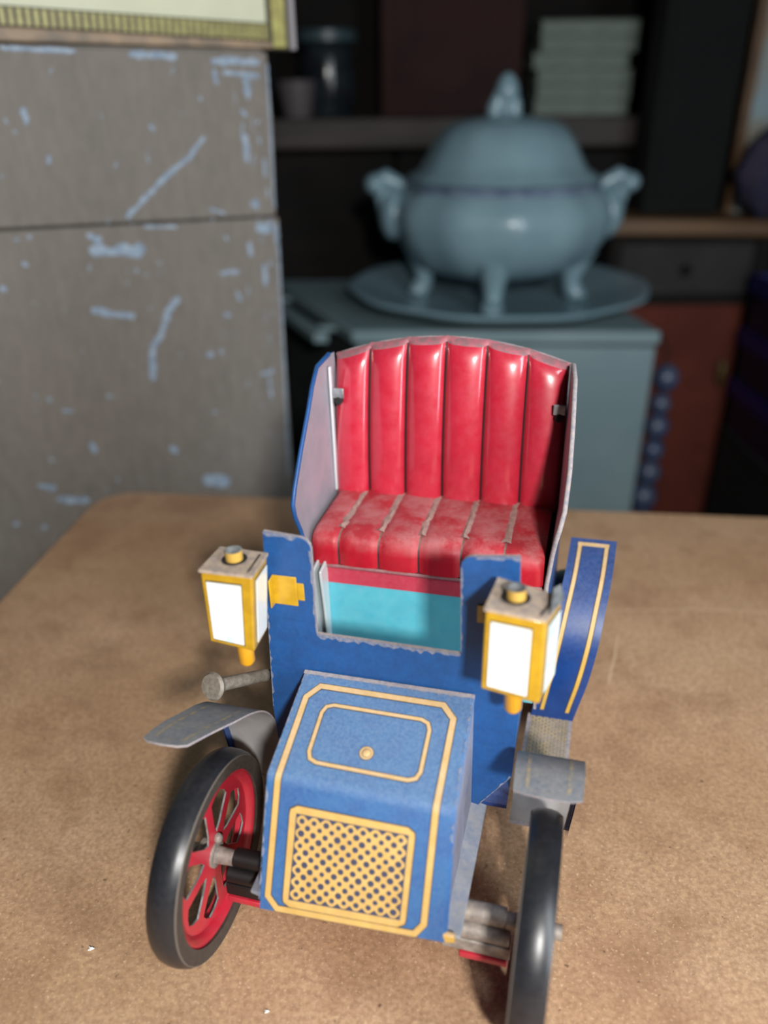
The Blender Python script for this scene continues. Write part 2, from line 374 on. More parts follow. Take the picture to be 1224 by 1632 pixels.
# grille : gold plate with a frame and rows of dark lozenges
GS = SL[4]
g = MB(tilt); gf = lambda u, v, t: hood(u, GS + v, t)
G0, G1, V0, V1 = -1.98, 1.72, 0.46, 3.5
pts = chamfer(G0, V0, G1, V1, 0.22, 3)
pts = [(u - 0.09 * (v - 0.5) / 3, v) for u, v in pts]
def plate(du, off, m):
    rows_ = []
    for j in range(25):
        v = V0 + du + (V1 - V0 - 2 * du) * j / 24; e = min(v - V0 - du, V1 - du - v); c_ = 0.22 - math.sqrt(max(0, 0.22 ** 2 - max(0, 0.22 - e) ** 2))
        rows_.append([gf(G0 + du + c_ + (G1 - G0 - 2 * du - 2 * c_) * k / 8 - 0.09 * (v - 0.5) / 3, v, off) for k in range(9)])
    g.grid(rows_, m=m)
plate(0, 0.014, 1); plate(0.03, 0.024, 0)
grille = part(g, 'grille', [m_gold, m_goldline], hood_o)
g = MB(tilt)
A0, A1, B0, B1 = -1.74, 1.5, 0.72, 3.24
inn = [(A0, B0), (A1, B0), (A1 - 0.06, B1), (A0 - 0.1, B1)]
ribbon(g, inn, 0.03, gf, 0.03)
rnd = random.Random(7); nu, nv = 9, 7; pu, pv = (A1 - A0) / nu, (B1 - B0) / nv
for j in range(2 * nv + 1):
    for i in range(nu + 1):
        u = A0 + pu * (i + 0.5 * (j % 2)); v = B0 + pv * j / 2
        if u > A1 + 0.01: continue
        edge = i == 0 and j % 2 == 0 or abs(u - A1) < 0.02 or j in (0, 2 * nv)
        r = 0.14 if edge else 0.098 * rnd.uniform(0.75, 1.1); n = 4 if edge else 6
        q = []
        for k in range(n):
            a = 2 * math.pi * k / n; uu = min(max(u + r * math.cos(a), A0), A1); vv = min(max(v + r * math.sin(a), B0), B1)
            q.append(gf(uu - 0.09 * (vv - 0.5) / 3, vv, 0.03))
        g.add(q, [list(range(n))])
part(g, 'grille_holes', M('grille_navy', (58, 62, 84), 0.6), grille, kind='stuff')
def ragged(mb, pts, w0, w1, fn, off, seed, step=0.12):
    r_ = random.Random(seed); A = []; B = []
    for a, b in zip(pts, pts[1:]):
        a, b = Vector(a), Vector(b); L_ = (b - a).length; n_ = max(1, int(L_ / step)); d_ = (b - a) / L_; nn = Vector((-d_.y, d_.x))
        for k in range(n_ + 1):
            p = a.lerp(b, k / n_); A.append(fn(p.x, p.y, off)); q = p + nn * (w0 + (w1 - w0) * r_.random() ** 2); B.append(fn(q.x, q.y, off))
    mb.grid([A, B])
df = lambda u, v, t: (u, -t, v)
m_wl = M('worn_lilac', (122, 124, 140), 0.8, (92, 104, 130), 0.12); m_wd = M('worn_dusty', (128, 132, 148), 0.85, (96, 114, 144), 0.12)
for k, (pts, w0_, w1_, fn_, mt_, pa_) in enumerate((
        ([(-2.62, 12.92), (-3.64, 12.97)], 0.05, 0.2, df, m_wl, 'dashboard'), ([(3.8, 13.01), (2.6, 12.88)], 0.04, 0.14, df, m_wl, 'dashboard'),
        ([(2.23, 9.53), (-2.22, 9.56)], 0.05, 0.2, df, m_wl, 'dashboard'), ([(-2.22, 9.6), (-2.19, 12.5)], 0.02, 0.09, df, m_wl, 'dashboard'),
        ([(2.19, 12.5), (2.23, 9.6)], 0.02, 0.08, df, m_wl, 'dashboard'), ([(-3.72, 12.2), (-3.81, 9.6), (-3.97, 6.4)], 0.0, 0.09, df, m_wl, 'dashboard'),
        ([(2.74, 3.32), (3.91, 5.03)], 0.02, 0.1, df, m_wl, 'dashboard'), ([(-2.7, 0.02), (2.7, 0.02)], 0.06, 0.22, hood, m_wd, 'hood'),
        ([(2.68, 0.1), (2.7, 3.3), (2.76, 5.0)], 0.0, 0.12, hood, m_wd, 'hood'), ([(-2.78, 7.2), (-2.7, 3.5), (-2.67, 0.1)], 0.0, 0.08, hood, m_wd, 'hood'))):
    we = MB(tilt); ragged(we, pts, w0_, w1_, fn_, 0.014, k + 1); part(we, 'worn_strip', mt_, bpy.data.objects[pa_])
# ---- chassis, axle and bracket
c = MB(); c.box(-2.6, -3.4, 1.85, 2.6, 11.5, 2.05); c.box(-4.3, -3.75, 1.85, 4.3, -3.1, 2.0); c.box(2.95, -4.05, 1.78, 4.35, -3.6, 2.0); c.box(-4.35, -4.05, 1.78, -3.1, -3.6, 2.0)
part(c, 'chassis', m_rim, bevel=0.04)
c = MB(); c.rod((-5.75, -3.56, 3.2), (5.75, -3.56, 3.2), 0.16); part(c, 'axle', m_steel)
c = MB(); c.rod((-5.75, 9.0, 3.3), (6.2, 9.0, 3.3), 0.16); part(c, 'axle', m_steel)
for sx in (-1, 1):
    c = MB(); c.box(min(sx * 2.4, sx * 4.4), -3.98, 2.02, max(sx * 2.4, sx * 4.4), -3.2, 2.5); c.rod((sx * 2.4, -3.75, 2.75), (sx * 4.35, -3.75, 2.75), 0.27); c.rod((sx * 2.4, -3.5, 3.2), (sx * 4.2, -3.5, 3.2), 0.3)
    part(c, 'axle_bracket', m_steel if sx > 0 else m_black, bevel=0.04)  # left bracket is coloured black to paint in the shade beside the hub
c = MB(); c.box(-2.5, -3.6, 2.05, 2.5, 9, 3.1); part(c, 'motor_case', m_black, bevel=0.05)
# ---- wheels : rim with eight spokes, tyre, hub ; local x is the axle, +x the inner face
def make_wheel(loc, rz):
    R, ri = 3.2, 2.62
    wb = MB(); a0, a1 = 0.08, 0.14
    wb.lathe([(ri + 0.04, 0.34), (ri - 0.08, 0.36), (ri - 0.2, 0.3), (2.3, 0.13), (2.28, -0.2), (ri, -0.4), (ri + 0.04, -0.36)], 56, axis='x', m=0)
    def slab(poly):
        n = len(poly); A = [(a1, p[0], p[1]) for p in poly]; B = [(a0, p[0], p[1]) for p in poly]
        wb.add(A, [list(range(n))], 0); wb.add(B, [list(range(n))[::-1]], 1); wb.add(A + B, [(i, (i + 1) % n, n + (i + 1) % n, n + i) for i in range(n)], 1)
    pol = lambda r, a: (r * math.cos(a), r * math.sin(a))
    for k in range(8):
        a = math.radians(45 * k); e = math.radians(22.5)
        slab([pol(2.32, a - e), pol(2.32, a - e / 2), pol(2.32, a), pol(2.32, a + e / 2), pol(2.32, a + e), pol(2.12, a + e), pol(2.0, a + e * 0.6), pol(1.85, a + 0.105), pol(0.98, a + 0.2), pol(0.72, a + e), pol(0.3, a + e), pol(0.3, a - e), pol(0.72, a - e), pol(0.98, a - 0.2), pol(1.85, a - 0.105), pol(2.0, a - e * 0.6), pol(2.12, a - e)])
    wh = wb.build('wheel', [m_rim, m_tin], car, loc=loc, rz=rz, smooth=35, weld=False)
    tb = MB()
    tb.lathe([(ri, -0.42), (3.0, -0.45), (3.06, -0.46), (3.08, -0.43), (3.16, -0.3), (3.2, -0.1), (3.2, 0.1), (3.16, 0.3), (3.08, 0.43), (3.075, 0.46), (3.05, 0.47), (3.0, 0.46), (ri, 0.43), (ri, -0.42)], 72, axis='x', mfn=lambda i: {0: 1, 1: 1, 8: 2, 9: 2, 10: 1, 11: 1, 12: 1}.get(i, 0))
    tb.build('tyre', [m_tyre, m_tyreside, m_mould], wh, smooth=30)
    hb = MB(); hb.rod((-0.3, 0, 0), (0.22, 0, 0), 0.42); hb.rod((0.1, 0, 0), (0.8, 0, 0), 0.28, r2=0.24); hb.rod((-0.75, 0, 0), (-0.3, 0, 0), 0.22); hb.ball((0.2, 0.2, 0.5), 0.16, 0.16, 0.16, 10)
    hb.build('hub', m_steel, wh, smooth=35)
    return wh
w0 = make_wheel((-5.0, -3.56, 3.2), 0)
def copy_wheel(loc, rz, s=1.0):
    r = w0.copy(); C.objects.link(r); r.location = Vector(loc) * CM; r.rotation_euler = (0, 0, rz); r.scale = (s, s, s)
    for ch in w0.children:
        q = ch.copy(); C.objects.link(q); q.parent = r
copy_wheel((5.0, -3.56, 3.2), math.pi); copy_wheel((-5.0, 9.0, 3.3), 0, 3.3 / 3.2); copy_wheel((4.85, 9.6, 3.3), math.pi, 3.3 / 3.2)
# ---- fenders : bent strips of tin ; rows of (y, z, x inner, x outer)
def catmull(rows, n=4):
    out = []
    for i in range(len(rows) - 1):
        p0, p1, p2, p3 = rows[max(i - 1, 0)], rows[i], rows[i + 1], rows[min(i + 2, len(rows) - 1)]
        for k in range(n):
            t = k / n
            out.append(tuple(0.5 * (2 * b + (c_ - a) * t + (2 * a - 5 * b + 4 * c_ - d_) * t * t + (3 * b - a - 3 * c_ + d_) * t ** 3) for a, b, c_, d_ in zip(p0, p1, p2, p3)))
    return out + [rows[-1]]
def fender(rows, name, mtop, munder, skirt=True, lines=None, tipround=True, wc=(-3.56, 3.2)):
    R = catmull(rows); nrm = []
    for i in range(len(R)):
        a = R[max(i - 1, 0)]; b = R[min(i + 1, len(R) - 1)]; dy, dz = b[0] - a[0], b[1] - a[1]; L_ = math.hypot(dy, dz)
        nrm.append((-dz / L_, dy / L_))
    cy_, cz_ = wc
    sgn = 1 if sum(n_[0] * (r_[0] - cy_) + n_[1] * (r_[1] - cz_) for n_, r_ in zip(nrm, R)) > 0 else -1
    nrm = [(a * sgn, b * sgn) for a, b in nrm]
    if tipround:
        c0 = [(0.0, 0.3), (0.12, 0.13), (0.3, 0.03)]
    def pt(i, k, off): y, z, a, b = R[i]; return (a + (b - a) * k, y + nrm[i][0] * off, z + nrm[i][1] * off)
    mb = MB(tilt); ks = [0, 0.15, 0.5, 0.85, 1]
    def row(i, off):
        r = [pt(i, k, off) for k in ks]
        if tipround and i == 0: r = [tuple(Vector(pt(1, k, off)).lerp(Vector(pt(0, k, off)), q)) for k, q in zip(ks, (0.0, 0.8, 1, 0.8, 0.0))]
        return r
    top_ = [row(i, 0.03) for i in range(len(R))]; bot = [row(i, -0.03) for i in range(len(R))]
    mb.grid(top_, m=0); mb.grid(bot, m=1)
    for e in (0, -1): mb.grid([[r[e] for r in top_], [r[e] for r in bot]], m=2)
    for e in (0, -1): mb.grid([top_[e], bot[e]], m=2)
    fo = part(mb, name, [mtop, munder, m_edge], smooth=50)
    if skirt:
        sk = MB(tilt); st = len(R) // 3
        sgnx = 1 if R[0][3] > 0 else -1
        rows_ = [[(R[i][3] - sgnx * 0.02, R[i][0] + nrm[i][0] * o_, R[i][1] + nrm[i][1] * o_) for o_ in (0.0, -0.32)] for i in range(st, len(R))]
        sk.grid(rows_); sk.grid([[(p[0] - sgnx * 0.05, p[1], p[2]) for p in r] for r in rows_])
        part(sk, 'fender_skirt', m_blue_dark, fo)
    if lines:
        gl = MB(tilt); i0, i1 = lines; n_ = len(R)
        def ff(u, v, off):
            v = min(max(v, 0), n_ - 1.001); i = int(v); k = v - i
            return tuple(Vector(pt(i, u, off)).lerp(Vector(pt(i + 1, u, off)), k))
        for k in (0.22, 0.8):
            for wd, off, mm in ((0.058, 0.042, 1), (0.04, 0.054, 0)):
                sts = [i0 + (i1 - i0) * q / 24 for q in range(25)]
                gl.add([ff(k - wd, s, off) for s in sts] + [ff(k + wd, s, off) for s in sts], [(q, q + 1, 25 + q + 1, 25 + q) for q in range(24)], mm)
        for end in (lines[2:] if len(lines) > 2 else ()): pass
        gl.add([ff(0.17, i1 - 0.5, 0.054), ff(0.85, i1 - 0.5, 0.054), ff(0.85, i1, 0.054), ff(0.17, i1, 0.054)], [(0, 1, 2, 3)], 0)
        part(gl, 'gold_pinstripe', [m_gold, m_goldline], fo)
    if tipround:
        gl = MB(tilt); n_ = len(R)
        def f2(u, v, off):
            v = min(max(v, 0), n_ - 1.001); i = int(v); k = v - i
            return tuple(Vector(pt(i, u, off)).lerp(Vector(pt(i + 1, u, off)), k))
        ribbon(gl, [(0.2, 12), (0.2, 10), (0.2, 8), (0.2, 6), (0.2, 4), (0.2, 2), (0.26, 1.5), (0.5, 1.45), (0.74, 1.5), (0.8, 2), (0.8, 4), (0.8, 6), (0.8, 8), (0.8, 10), (0.8, 12)], 0.06, f2, 0.04, closed=False)
        part(gl, 'gold_pinstripe', M('dusty_gold_print', (150, 136, 112), 0.6, (112, 116, 120), 0.2), fo)
    return fo
fender([(-2.5, 6.98, 4.15, 6.02), (-1.9, 7.06, 4.12, 6.04), (-1.25, 7.0, 4.1, 6.05), (-0.45, 6.55, 4.08, 6.05), (0.1, 5.7, 4.05, 6.05), (0.4, 4.6, 4.0, 6.0), (0.45, 3.5, 3.95, 5.9), (0.5, 2.6, 3.9, 5.8)], 'front_fender', m_lip, m_grey)
fender([(-3.95, 8.0, -4.95, -6.3), (-3.0, 7.75, -4.6, -6.25), (-2.1, 7.45, -4.3, -6.08), (-1.2, 7.05, -4.15, -6.0), (-0.45, 6.5, -4.08, -6.0), (0.1, 5.7, -4.05, -6.0), (0.4, 4.6, -4.0, -6.0), (0.45, 3.5, -3.95, -5.9), (0.5, 2.6, -3.9, -5.8)], 'front_fender', m_lip, m_grey)
rear_r = [(5.75, 2.55, 4.1, 5.68), (5.72, 3.4, 4.2, 5.85), (5.8, 4.6, 4.35, 6.12), (6.1, 6.0, 4.55, 6.34), (6.9, 7.2, 4.75, 6.5), (7.9, 7.95, 4.9, 6.63), (9.7, 8.45, 5.0, 6.74)]
rear_l = [(y, z - max(0, z - 5) * 0.3, -4.1, -5.8) for y, z, a, b in rear_r]
fender(rear_r, 'rear_fender', m_blue_dark, m_tinin, lines=(2.5, 23.3), tipround=False, wc=(9.0, 3.3))
fender(rear_l, 'rear_fender', m_blue_dark, m_tinin, lines=(2.5, 23.3), tipround=False, wc=(9.0, 3.3))
for sx in (-1, 1):
    rb = MB(tilt); rb.hexa([(sx * 3.9, 0.45, 2.62), (sx * 5.62, 0.45, 2.62), (sx * 5.62, 0.45, 2.48), (sx * 3.9, 0.45, 2.48)], [(sx * 4.0, 5.85, 2.62), (sx * 5.68, 5.85, 2.62), (sx * 5.68, 5.85, 2.48), (sx * 4.0, 5.85, 2.48)])
    ro = part(rb, 'running_board', [m_edge])
    rt = MB(tilt); fl = lambda u, v, t: (sx * u, v, t)
    rt.add([fl(4.12, 0.6, 2.63), fl(5.5, 0.6, 2.63), fl(5.56, 5.7, 2.63), fl(4.18, 5.7, 2.63)], [(0, 1, 2, 3)], 1)
    j = 0                        # crossed gold lines of the tread
    for k in range(-8, 30):
        for sg in (1, -1):
            a = Vector((4.14 if sg > 0 else 5.52, 0.6 + 0.2 * k)); b_ = Vector((5.52 if sg > 0 else 4.14, 0.6 + 0.2 * k + 1.1))
            if a.y < 0.6: t_ = (0.6 - a.y) / (b_.y - a.y); a = a.lerp(b_, t_) if t_ < 1 else None
            if a is None or a.y > 5.7: continue
            if b_.y > 5.7: b_ = a.lerp(b_, (5.7 - a.y) / (b_.y - a.y))
            ribbon(rt, [tuple(a), tuple(b_)], 0.055, fl, 2.64, 0, closed=False)
    part(rt, 'tread_print', [M('tread_gold', (176, 152, 90), 0.5, (130, 116, 84), 0.6, dust=(DUST, 0.6, 0.8, False)), M('tread_brown', (96, 84, 64), 0.6, dust=(DUST, 0.6, 0.8, False))], ro, kind='stuff')
# ---- body
ft = MB(tilt); ft.box(-3.8, 0.1, 3.5, 3.8, 10.0, 3.65); part(ft, 'floor_pan', m_blue_dark)
def body_side(xs_, name, mats):
    yz = [(9.75, 15.52), (9.3, 15.56), (7.96, 15.46), (7.3, 14.9), (6.74, 14.2), (5.7, 13.05), (4.85, 12.0), (4.55, 11.5), (4.6, 11.0), (4.95, 10.3), (5.15, 9.0), (5.2, 6.0), (5.3, 3.3), (10.2, 3.3), (10.3, 9.0)]
    mb = MB(tilt); n = len(yz); sg = 1 if xs_[0] > 0 else -1; t = 0.1
    # a mid row keeps the sheet smooth where it flares
    A = [(x, y, z) for x, (y, z) in zip(xs_, yz)]; B = [(x + sg * t, y, z) for x, (y, z) in zip(xs_, yz)]
    cen = (sg * 4.45, 8.2, 10.5)
    mb.add(A + [cen], [(i, (i + 1) % n, n) for i in range(n)], 0); mb.add(B + [(cen[0] + sg * t, cen[1], cen[2])], [(i, (i + 1) % n, n) for i in range(n)], 1)
    mb.add(A + B, [(i, (i + 1) % n, n + (i + 1) % n, n + i) for i in range(n)], 2)
    o = part(mb, name, mats, smooth=60)
    tb = MB(tilt); tb.tube([((a[0] + b[0]) / 2, a[1], a[2]) for a, b in list(zip(A, B))[1:12]], 0.085, 8)
    part(tb, 'rolled_edge', mats[2], o, smooth=60)
    return o
body_side([-4.46, -4.48, -4.5, -4.5, -4.5, -4.5, -4.5, -4.5, -4.48, -4.46, -4.3, -4.2, -4.2, -4.4, -4.45], 'body_side', [m_tinin, m_blue, m_blue])
body_side([4.46, 4.5, 4.62, 4.66, 4.7, 4.74, 4.7, 4.6, 4.5, 4.42, 4.3, 4.2, 4.2, 4.4, 4.45], 'body_side', [m_tinin, m_blue, m_edge])
ze = lambda x: 16.38 - 0.86 * (x / 4.5) ** 2
bk = MB(tilt); N_ = 24
bp = [(-4.45 + 8.9 * k / N_, ze(-4.45 + 8.9 * k / N_) - 0.14) for k in range(N_ + 1)] + [(4.45, 3.3), (-4.45, 3.3)]
bk.prism(bp, XZ(9.98), 0, 0.12, 1, 0, 1); part(bk, 'body_back', [m_blue, m_edge], smooth=30)
# ---- seat back with six flutes
gx = [-4.4, -3.0, -1.53, -0.06, 1.46, 2.95, 4.4]
cols = []
for a, b in zip(gx, gx[1:]):
    for k in range(14):
        t = k / 14 if k else 0.0
        cols.append((a + (b - a) * t, math.sqrt(max(0, 1 - (2 * t - 1) ** 2)) if k else 0.0, k == 0))
    cols.append((b - 0.065, 0.12, False))
cols.append((4.4, 0.0, True))
sb = MB(tilt); rows = []; nz = 14
for j in range(nz + 3):
    row = []
    for x, bl, gr in cols:
        zt = ze(x) - 0.24 + 0.06 * (1 - bl)
        if j <= nz:
            t = j / nz; z = 9.95 + (zt - 9.95) * t; e = 1.0 if t < 0.93 else 1 - 0.25 * (t - 0.93) / 0.07
            y = 9.02 + 0.84 * t ** 1.8 - 0.4 * bl * e; z -= 0.12 * t ** 2
        elif j == nz + 1: y, z = 9.87 - 0.12 * bl, zt + 0.0
        else: y, z = 9.98, zt + 0.08
        row.append((x, y, z))
    rows.append(row)
gset = {i for i, c_ in enumerate(cols) if c_[2]}
sb.grid(rows, mfn=lambda i, j: 2 if j >= nz else (1 if (i + 1 in gset and 0 < i + 1 < len(cols) - 1) else 0))
part(sb, 'seat_back', [m_red, m_line, M('pink_worn_lip', (168, 96, 106), 0.6, (128, 98, 102), 0.25)], smooth=60)
fl2 = MB(tilt); fl2.box(-4.42, 8.8, 10.1, -4.34, 9.0, 15.2); part(fl2, 'back_flange', M('bright_tin', (214, 218, 222), 0.3, metal=0.2), bevel=0.02)
for x, z in ((-4.1, 14.15), (4.2, 14.0)):
    t_ = MB(tilt); t_.box(x - 0.22, 8.85, z - 0.18, x + 0.22, 8.93, z + 0.22, 0); t_.rod((x, 8.8, z - 0.28), (x, 9.05, z - 0.28), 0.16, 10, 1)
    part(t_, 'metal_tab', [m_tin, m_dark], bevel=0.03)
# ---- seat cushion
cx_ = [-4.22, -3.17, -1.66, -0.17, 1.36, 2.86, 4.22]; cols = []
for q, (a, b) in enumerate(zip(cx_, cx_[1:])):
    for k in range(9):
        t = k / 9; cols.append((a + (b - a) * t, math.sqrt(max(0, 1 - (2 * t - 1) ** 2)) ** 0.7, k == 0 and q > 0))
    if q < 5: cols.append((b - 0.07, 0.12, False))
cols.append((4.22, 0.0, False))
prof = [(9.35, 10.02), (9.0, 10.06), (8.0, 10.06), (7.0, 10.05), (6.0, 10.03), (5.6, 9.98), (5.4, 9.88), (5.28, 9.7), (5.25, 9.4), (5.25, 8.86)]
nr = [(0, 1)] * 6 + [(-0.6, 0.8), (-0.9, 0.4), (-1, 0), (-1, 0)]
sc = MB(tilt); rows = [[(x, y + n_[0] * 0.14 * bl, z + n_[1] * 0.14 * bl) for x, bl, g_ in cols] for (y, z), n_ in zip(prof, nr)]
gset = {i for i, c_ in enumerate(cols) if c_[2]}
sc.grid(rows, mfn=lambda i, j: 1 if (i + 1 in gset) else 0)
cush = part(sc, 'seat_cushion', [m_redseat, m_seam], smooth=60)
sd = MB(tilt); rnd = random.Random(3)           # grey dust lying in the grooves
for q, x in enumerate(cx_[1:-1]):
    y = 9.2; A = []; B = []
    while y > 5.7:
        wl, wr = rnd.uniform(0.1, 0.3), rnd.uniform(0.06, 0.24)
        A.append((x - 0.03 - wl, y, 10.14)); B.append((x - 0.03 + wr, y, 10.14)); y -= rnd.uniform(0.15, 0.3)
    n_ = len(A); mid = [(a[0] * 0.5 + b[0] * 0.5, a[1], 10.165) for a, b in zip(A, B)]
    A = [(a[0], a[1], 10.1) for a in A]; B = [(b[0], b[1], 10.1) for b in B]
    sd.grid([A, mid, B])
part(sd, 'groove_dust', M('grey_dust', (158, 128, 120), 0.95, (128, 96, 92), 0.3, dust=((176, 150, 142), 0.5, 0.1, False)), cush, kind='stuff')
pp = MB(tilt); pp.tube([(-4.2, 5.2, 8.76), (0, 5.18, 8.76), (4.2, 5.2, 8.76)], 0.07, 8); part(pp, 'piping', M('dusty_piping', (120, 52, 62), 0.7, dust=(DUST, 0.6, 0.15, True)), cush)
bd_ = MB(tilt); bd_.box(-4.2, 5.22, 8.02, 4.2, 9.4, 8.74); part(bd_, 'seat_band', M('red_tin_flat', (172, 30, 56), 0.35, (164, 26, 50), 0.8, dust=((200, 110, 124), 0.3, 0.2, False)), cush)
tq = MB(tilt); tq.box(-4.15, 5.26, 3.6, 4.15, 5.36, 8.0); part(tq, 'seat_front_panel', m_turq)
for sx in (-1,):               # bare tin lining beside the step
    for x0, dy in ((3.72, 0.0), (4.0, -0.25)):
        ln = MB(tilt); ln.prism([(5.24, 9.0), (4.5 + dy, 8.85), (4.55 + dy, 8.4), (4.68 + dy, 7.36), (4.78 + dy, 6.17), (4.8 + dy, 3.7), (5.24, 3.7)], YZ(sx * x0), -0.05, 0.05)
        part(ln, 'side_lining', M('white_tin', (196, 204, 206), 0.35, metal=0.2), bevel=0.03)
# ---- lanterns
def lerp4(q, u, v):              # q = TL TR BR BL
    a = Vector(q[0]).lerp(Vector(q[1]), u); b = Vector(q[3]).lerp(Vector(q[2]), u); return a.lerp(b, v)
def lantern(F, Bk, chim, peg, flap, tabx, side):
    """F, Bk: front and back quads TL TR BR BL ; side: +1 the right-hand face shows its pane"""
    lb = MB(tilt); lb.hexa(F, Bk); lo = part(lb, 'lamp', m_yellow, bevel=0.05)
    cF = sum((Vector(p) for p in list(F) + list(Bk)), Vector()) / 8
    def pane(q, u0, u1, v0, v1, mats, name):
        p = [lerp4(q, u, v) for u, v in ((u0, v0), (u1, v0), (u1, v1), (u0, v1))]
        n = (p[1] - p[0]).cross(p[3] - p[0]).normalized()
        if n.dot(sum(p, Vector()) / 4 - cF) < 0: n = -n
        pm = MB(tilt); ctr = sum(p, Vector()) / 4
        pm.add([x + n * 0.012 for x in p], [(0, 1, 2, 3)], 1)
        q2 = [x + (ctr - x).normalized() * 0.05 for x in p]; a = [x + n * 0.012 for x in q2]; b = [x + n * 0.035 for x in q2]
        pm.add(a + b, [(4, 5, 6, 7)] + [(i, (i + 1) % 4, 4 + (i + 1) % 4, 4 + i) for i in range(4)], 0)
        return part(pm, name, mats, lo), (p, n)
    _, (fp, fnv) = pane(F, 0.09, 0.8, 0.1, 0.95, [m_white, m_dark], 'lamp_pane')
    R_ = [F[1], Bk[1], Bk[2], F[2]]; L2 = [Bk[0], F[0], F[3], Bk[3]]
    pane(R_, 0.2, 0.94, 0.08, 0.95, [m_white if side < 0 else m_paleblue, m_dark], 'lamp_pane')
    pane(L2, 0.1, 0.85, 0.08, 0.95, [m_white, m_dark], 'lamp_pane')
    if side < 0:                 # worn pale blue patches low on the pane
        st = MB(tilt)
        for u0, v0, ru, rv in ((0.55, 0.93, 0.15, 0.06), (0.24, 0.55, 0.05, 0.1)):
            st.add([lerp4(fp, u0 + ru * math.cos(a * 0.7), min(0.97, v0 + rv * math.sin(a * 0.7))) + fnv * 0.045 for a in range(9)], [list(range(9))])
        part(st, 'pane_stain', m_paleblue, lo)
    rf = MB(tilt); up = Vector((0, 0, 1)); T4 = [Vector(F[0]), Vector(F[1]), Vector(Bk[1]), Vector(Bk[0])]; ctr = sum(T4, Vector()) / 4
    T4 = [ctr + (p - ctr) * 1.04 for p in T4]
    rf.add([p + up * 0.0 for p in T4] + [p + up * 0.09 for p in T4], [(4, 5, 6, 7), (0, 1, 5, 4), (1, 2, 6, 5), (2, 3, 7, 6), (3, 0, 4, 7)])
    c_ = Vector(chim); zt = max(p.z for p in T4) + 0.06
    n_ = 20; rf.add([(c_.x + 0.37 * math.cos(2 * math.pi * k / n_), c_.y + 0.37 * math.sin(2 * math.pi * k / n_), zt + 0.045 + 0.0) for k in range(n_)], [list(range(n_))], 1)
    T5 = [ctr + (p - ctr) * 0.8 + up * 0.1 for p in T4]
    for i in (1,): 
        a, b = T5[i], T5[(i + 1) % 4]; dv = (ctr - (a + b) / 2).normalized() * 0.07
        rf.add([a, b, b + dv, a + dv], [(0, 1, 2, 3)], 1)
    part(rf, 'lamp_roof', [m_roof, m_dark], lo, smooth=30)
    ch = MB(tilt); ch.lathe([(0.25, zt), (0.25, zt + 0.34), (0.2, zt + 0.34), (0.2, zt + 0.1), (0.0, zt + 0.1)], 20, (c_.x, c_.y, 0), mfn=lambda i: 0 if i < 1 else 1)
    part(ch, 'chimney', [m_gold, m_tin], lo, smooth=40)
    pg = MB(tilt); p_ = Vector(peg); pg.lathe([(0.0, p_.z - 0.75), (0.18, p_.z - 0.73), (0.25, p_.z - 0.62), (0.25, p_.z + 0.15)], 18, (p_.x, p_.y, 0))
    part(pg, 'lamp_stem', M('amber_peg', (206, 148, 28), 0.3, coat=0.3), lo, smooth=40)
    tb = MB(tilt); x0, x1 = tabx
    sgx = 1 if x1 > x0 else -1; zc = 11.05
    tb.box(min(x0, x1), -0.06, zc - 0.52, max(x0, x1), -0.01, zc + 0.5)
    tb.box(min(x1, x1 + sgx * 0.22), -0.05, zc - 0.3, max(x1, x1 + sgx * 0.22), -0.01, zc + 0.3)
    tb.hexa([(x0, -0.35, zc + 0.45), (x0 + sgx * 0.05, -0.35, zc + 0.45), (x0 + sgx * 0.05, -0.35, zc - 0.5), (x0, -0.35, zc - 0.5)], [(x0, 0.0, zc + 0.5), (x0 + sgx * 0.05, 0.0, zc + 0.5), (x0 + sgx * 0.05, 0.0, zc - 0.52), (x0, 0.0, zc - 0.52)])
    part(tb, 'mounting_tab', m_yellow, lo, bevel=0.02)
    if flap:
        fl_ = MB(tilt); fl_.hexa(flap, [(p[0] + 0.04, p[1] + 0.02, p[2]) for p in flap]); part(fl_, 'bent_flap', m_tin, lo)
lantern([(-4.87, -1.7, 12.46), (-3.31, -1.7, 12.47), (-3.51, -1.7, 9.93), (-4.9, -1.7, 10.08)], [(-4.84, -0.4, 12.46), (-3.4, -0.4, 12.42), (-3.68, -0.4, 9.75), (-4.85, -0.4, 9.9)],
        (-4.13, -1.0, 0), (-4.08, -1.15, 9.75), None, (-3.5, -2.72), -1)
lantern([(3.16, -2.0, 12.54), (4.66, -2.0, 12.41), (4.65, -2.0, 9.79), (3.1, -2.0, 10.04)], [(3.3, -0.5, 12.52), (4.98, -0.6, 12.2), (4.95, -0.5, 9.6), (3.2, -0.5, 9.9)],
        (3.86, -1.4, 0), (3.92, -1.3, 9.6), [(4.74, -1.75, 12.5), (5.0, -0.8, 12.35), (4.9, -0.6, 12.66), (4.74, -0.7, 12.6)], (3.4, 2.9), 1)
# ---- crank handle at the left side
cr = MB(tilt); a = Vector((-5.55, -1.0, 7.7)); b = Vector((-4.75, 1.3, 6.5)); dv = (b - a).normalized()
cr.rod(a + dv * 0.3, b, 0.22, 16); cr.rod(a, a + dv * 0.1, 0.4, 22, r2=0.46); cr.rod(a + dv * 0.1, a + dv * 0.36, 0.46, 22, r2=0.3); cr.rod(b - dv * 0.1, b + dv * 0.6, 0.17, 12, m=1)
part(cr, 'crank_handle', [M('grey_knob', (140, 132, 120), 0.55, (118, 110, 100), 0.15, metal=0.2), m_black], smooth=35)

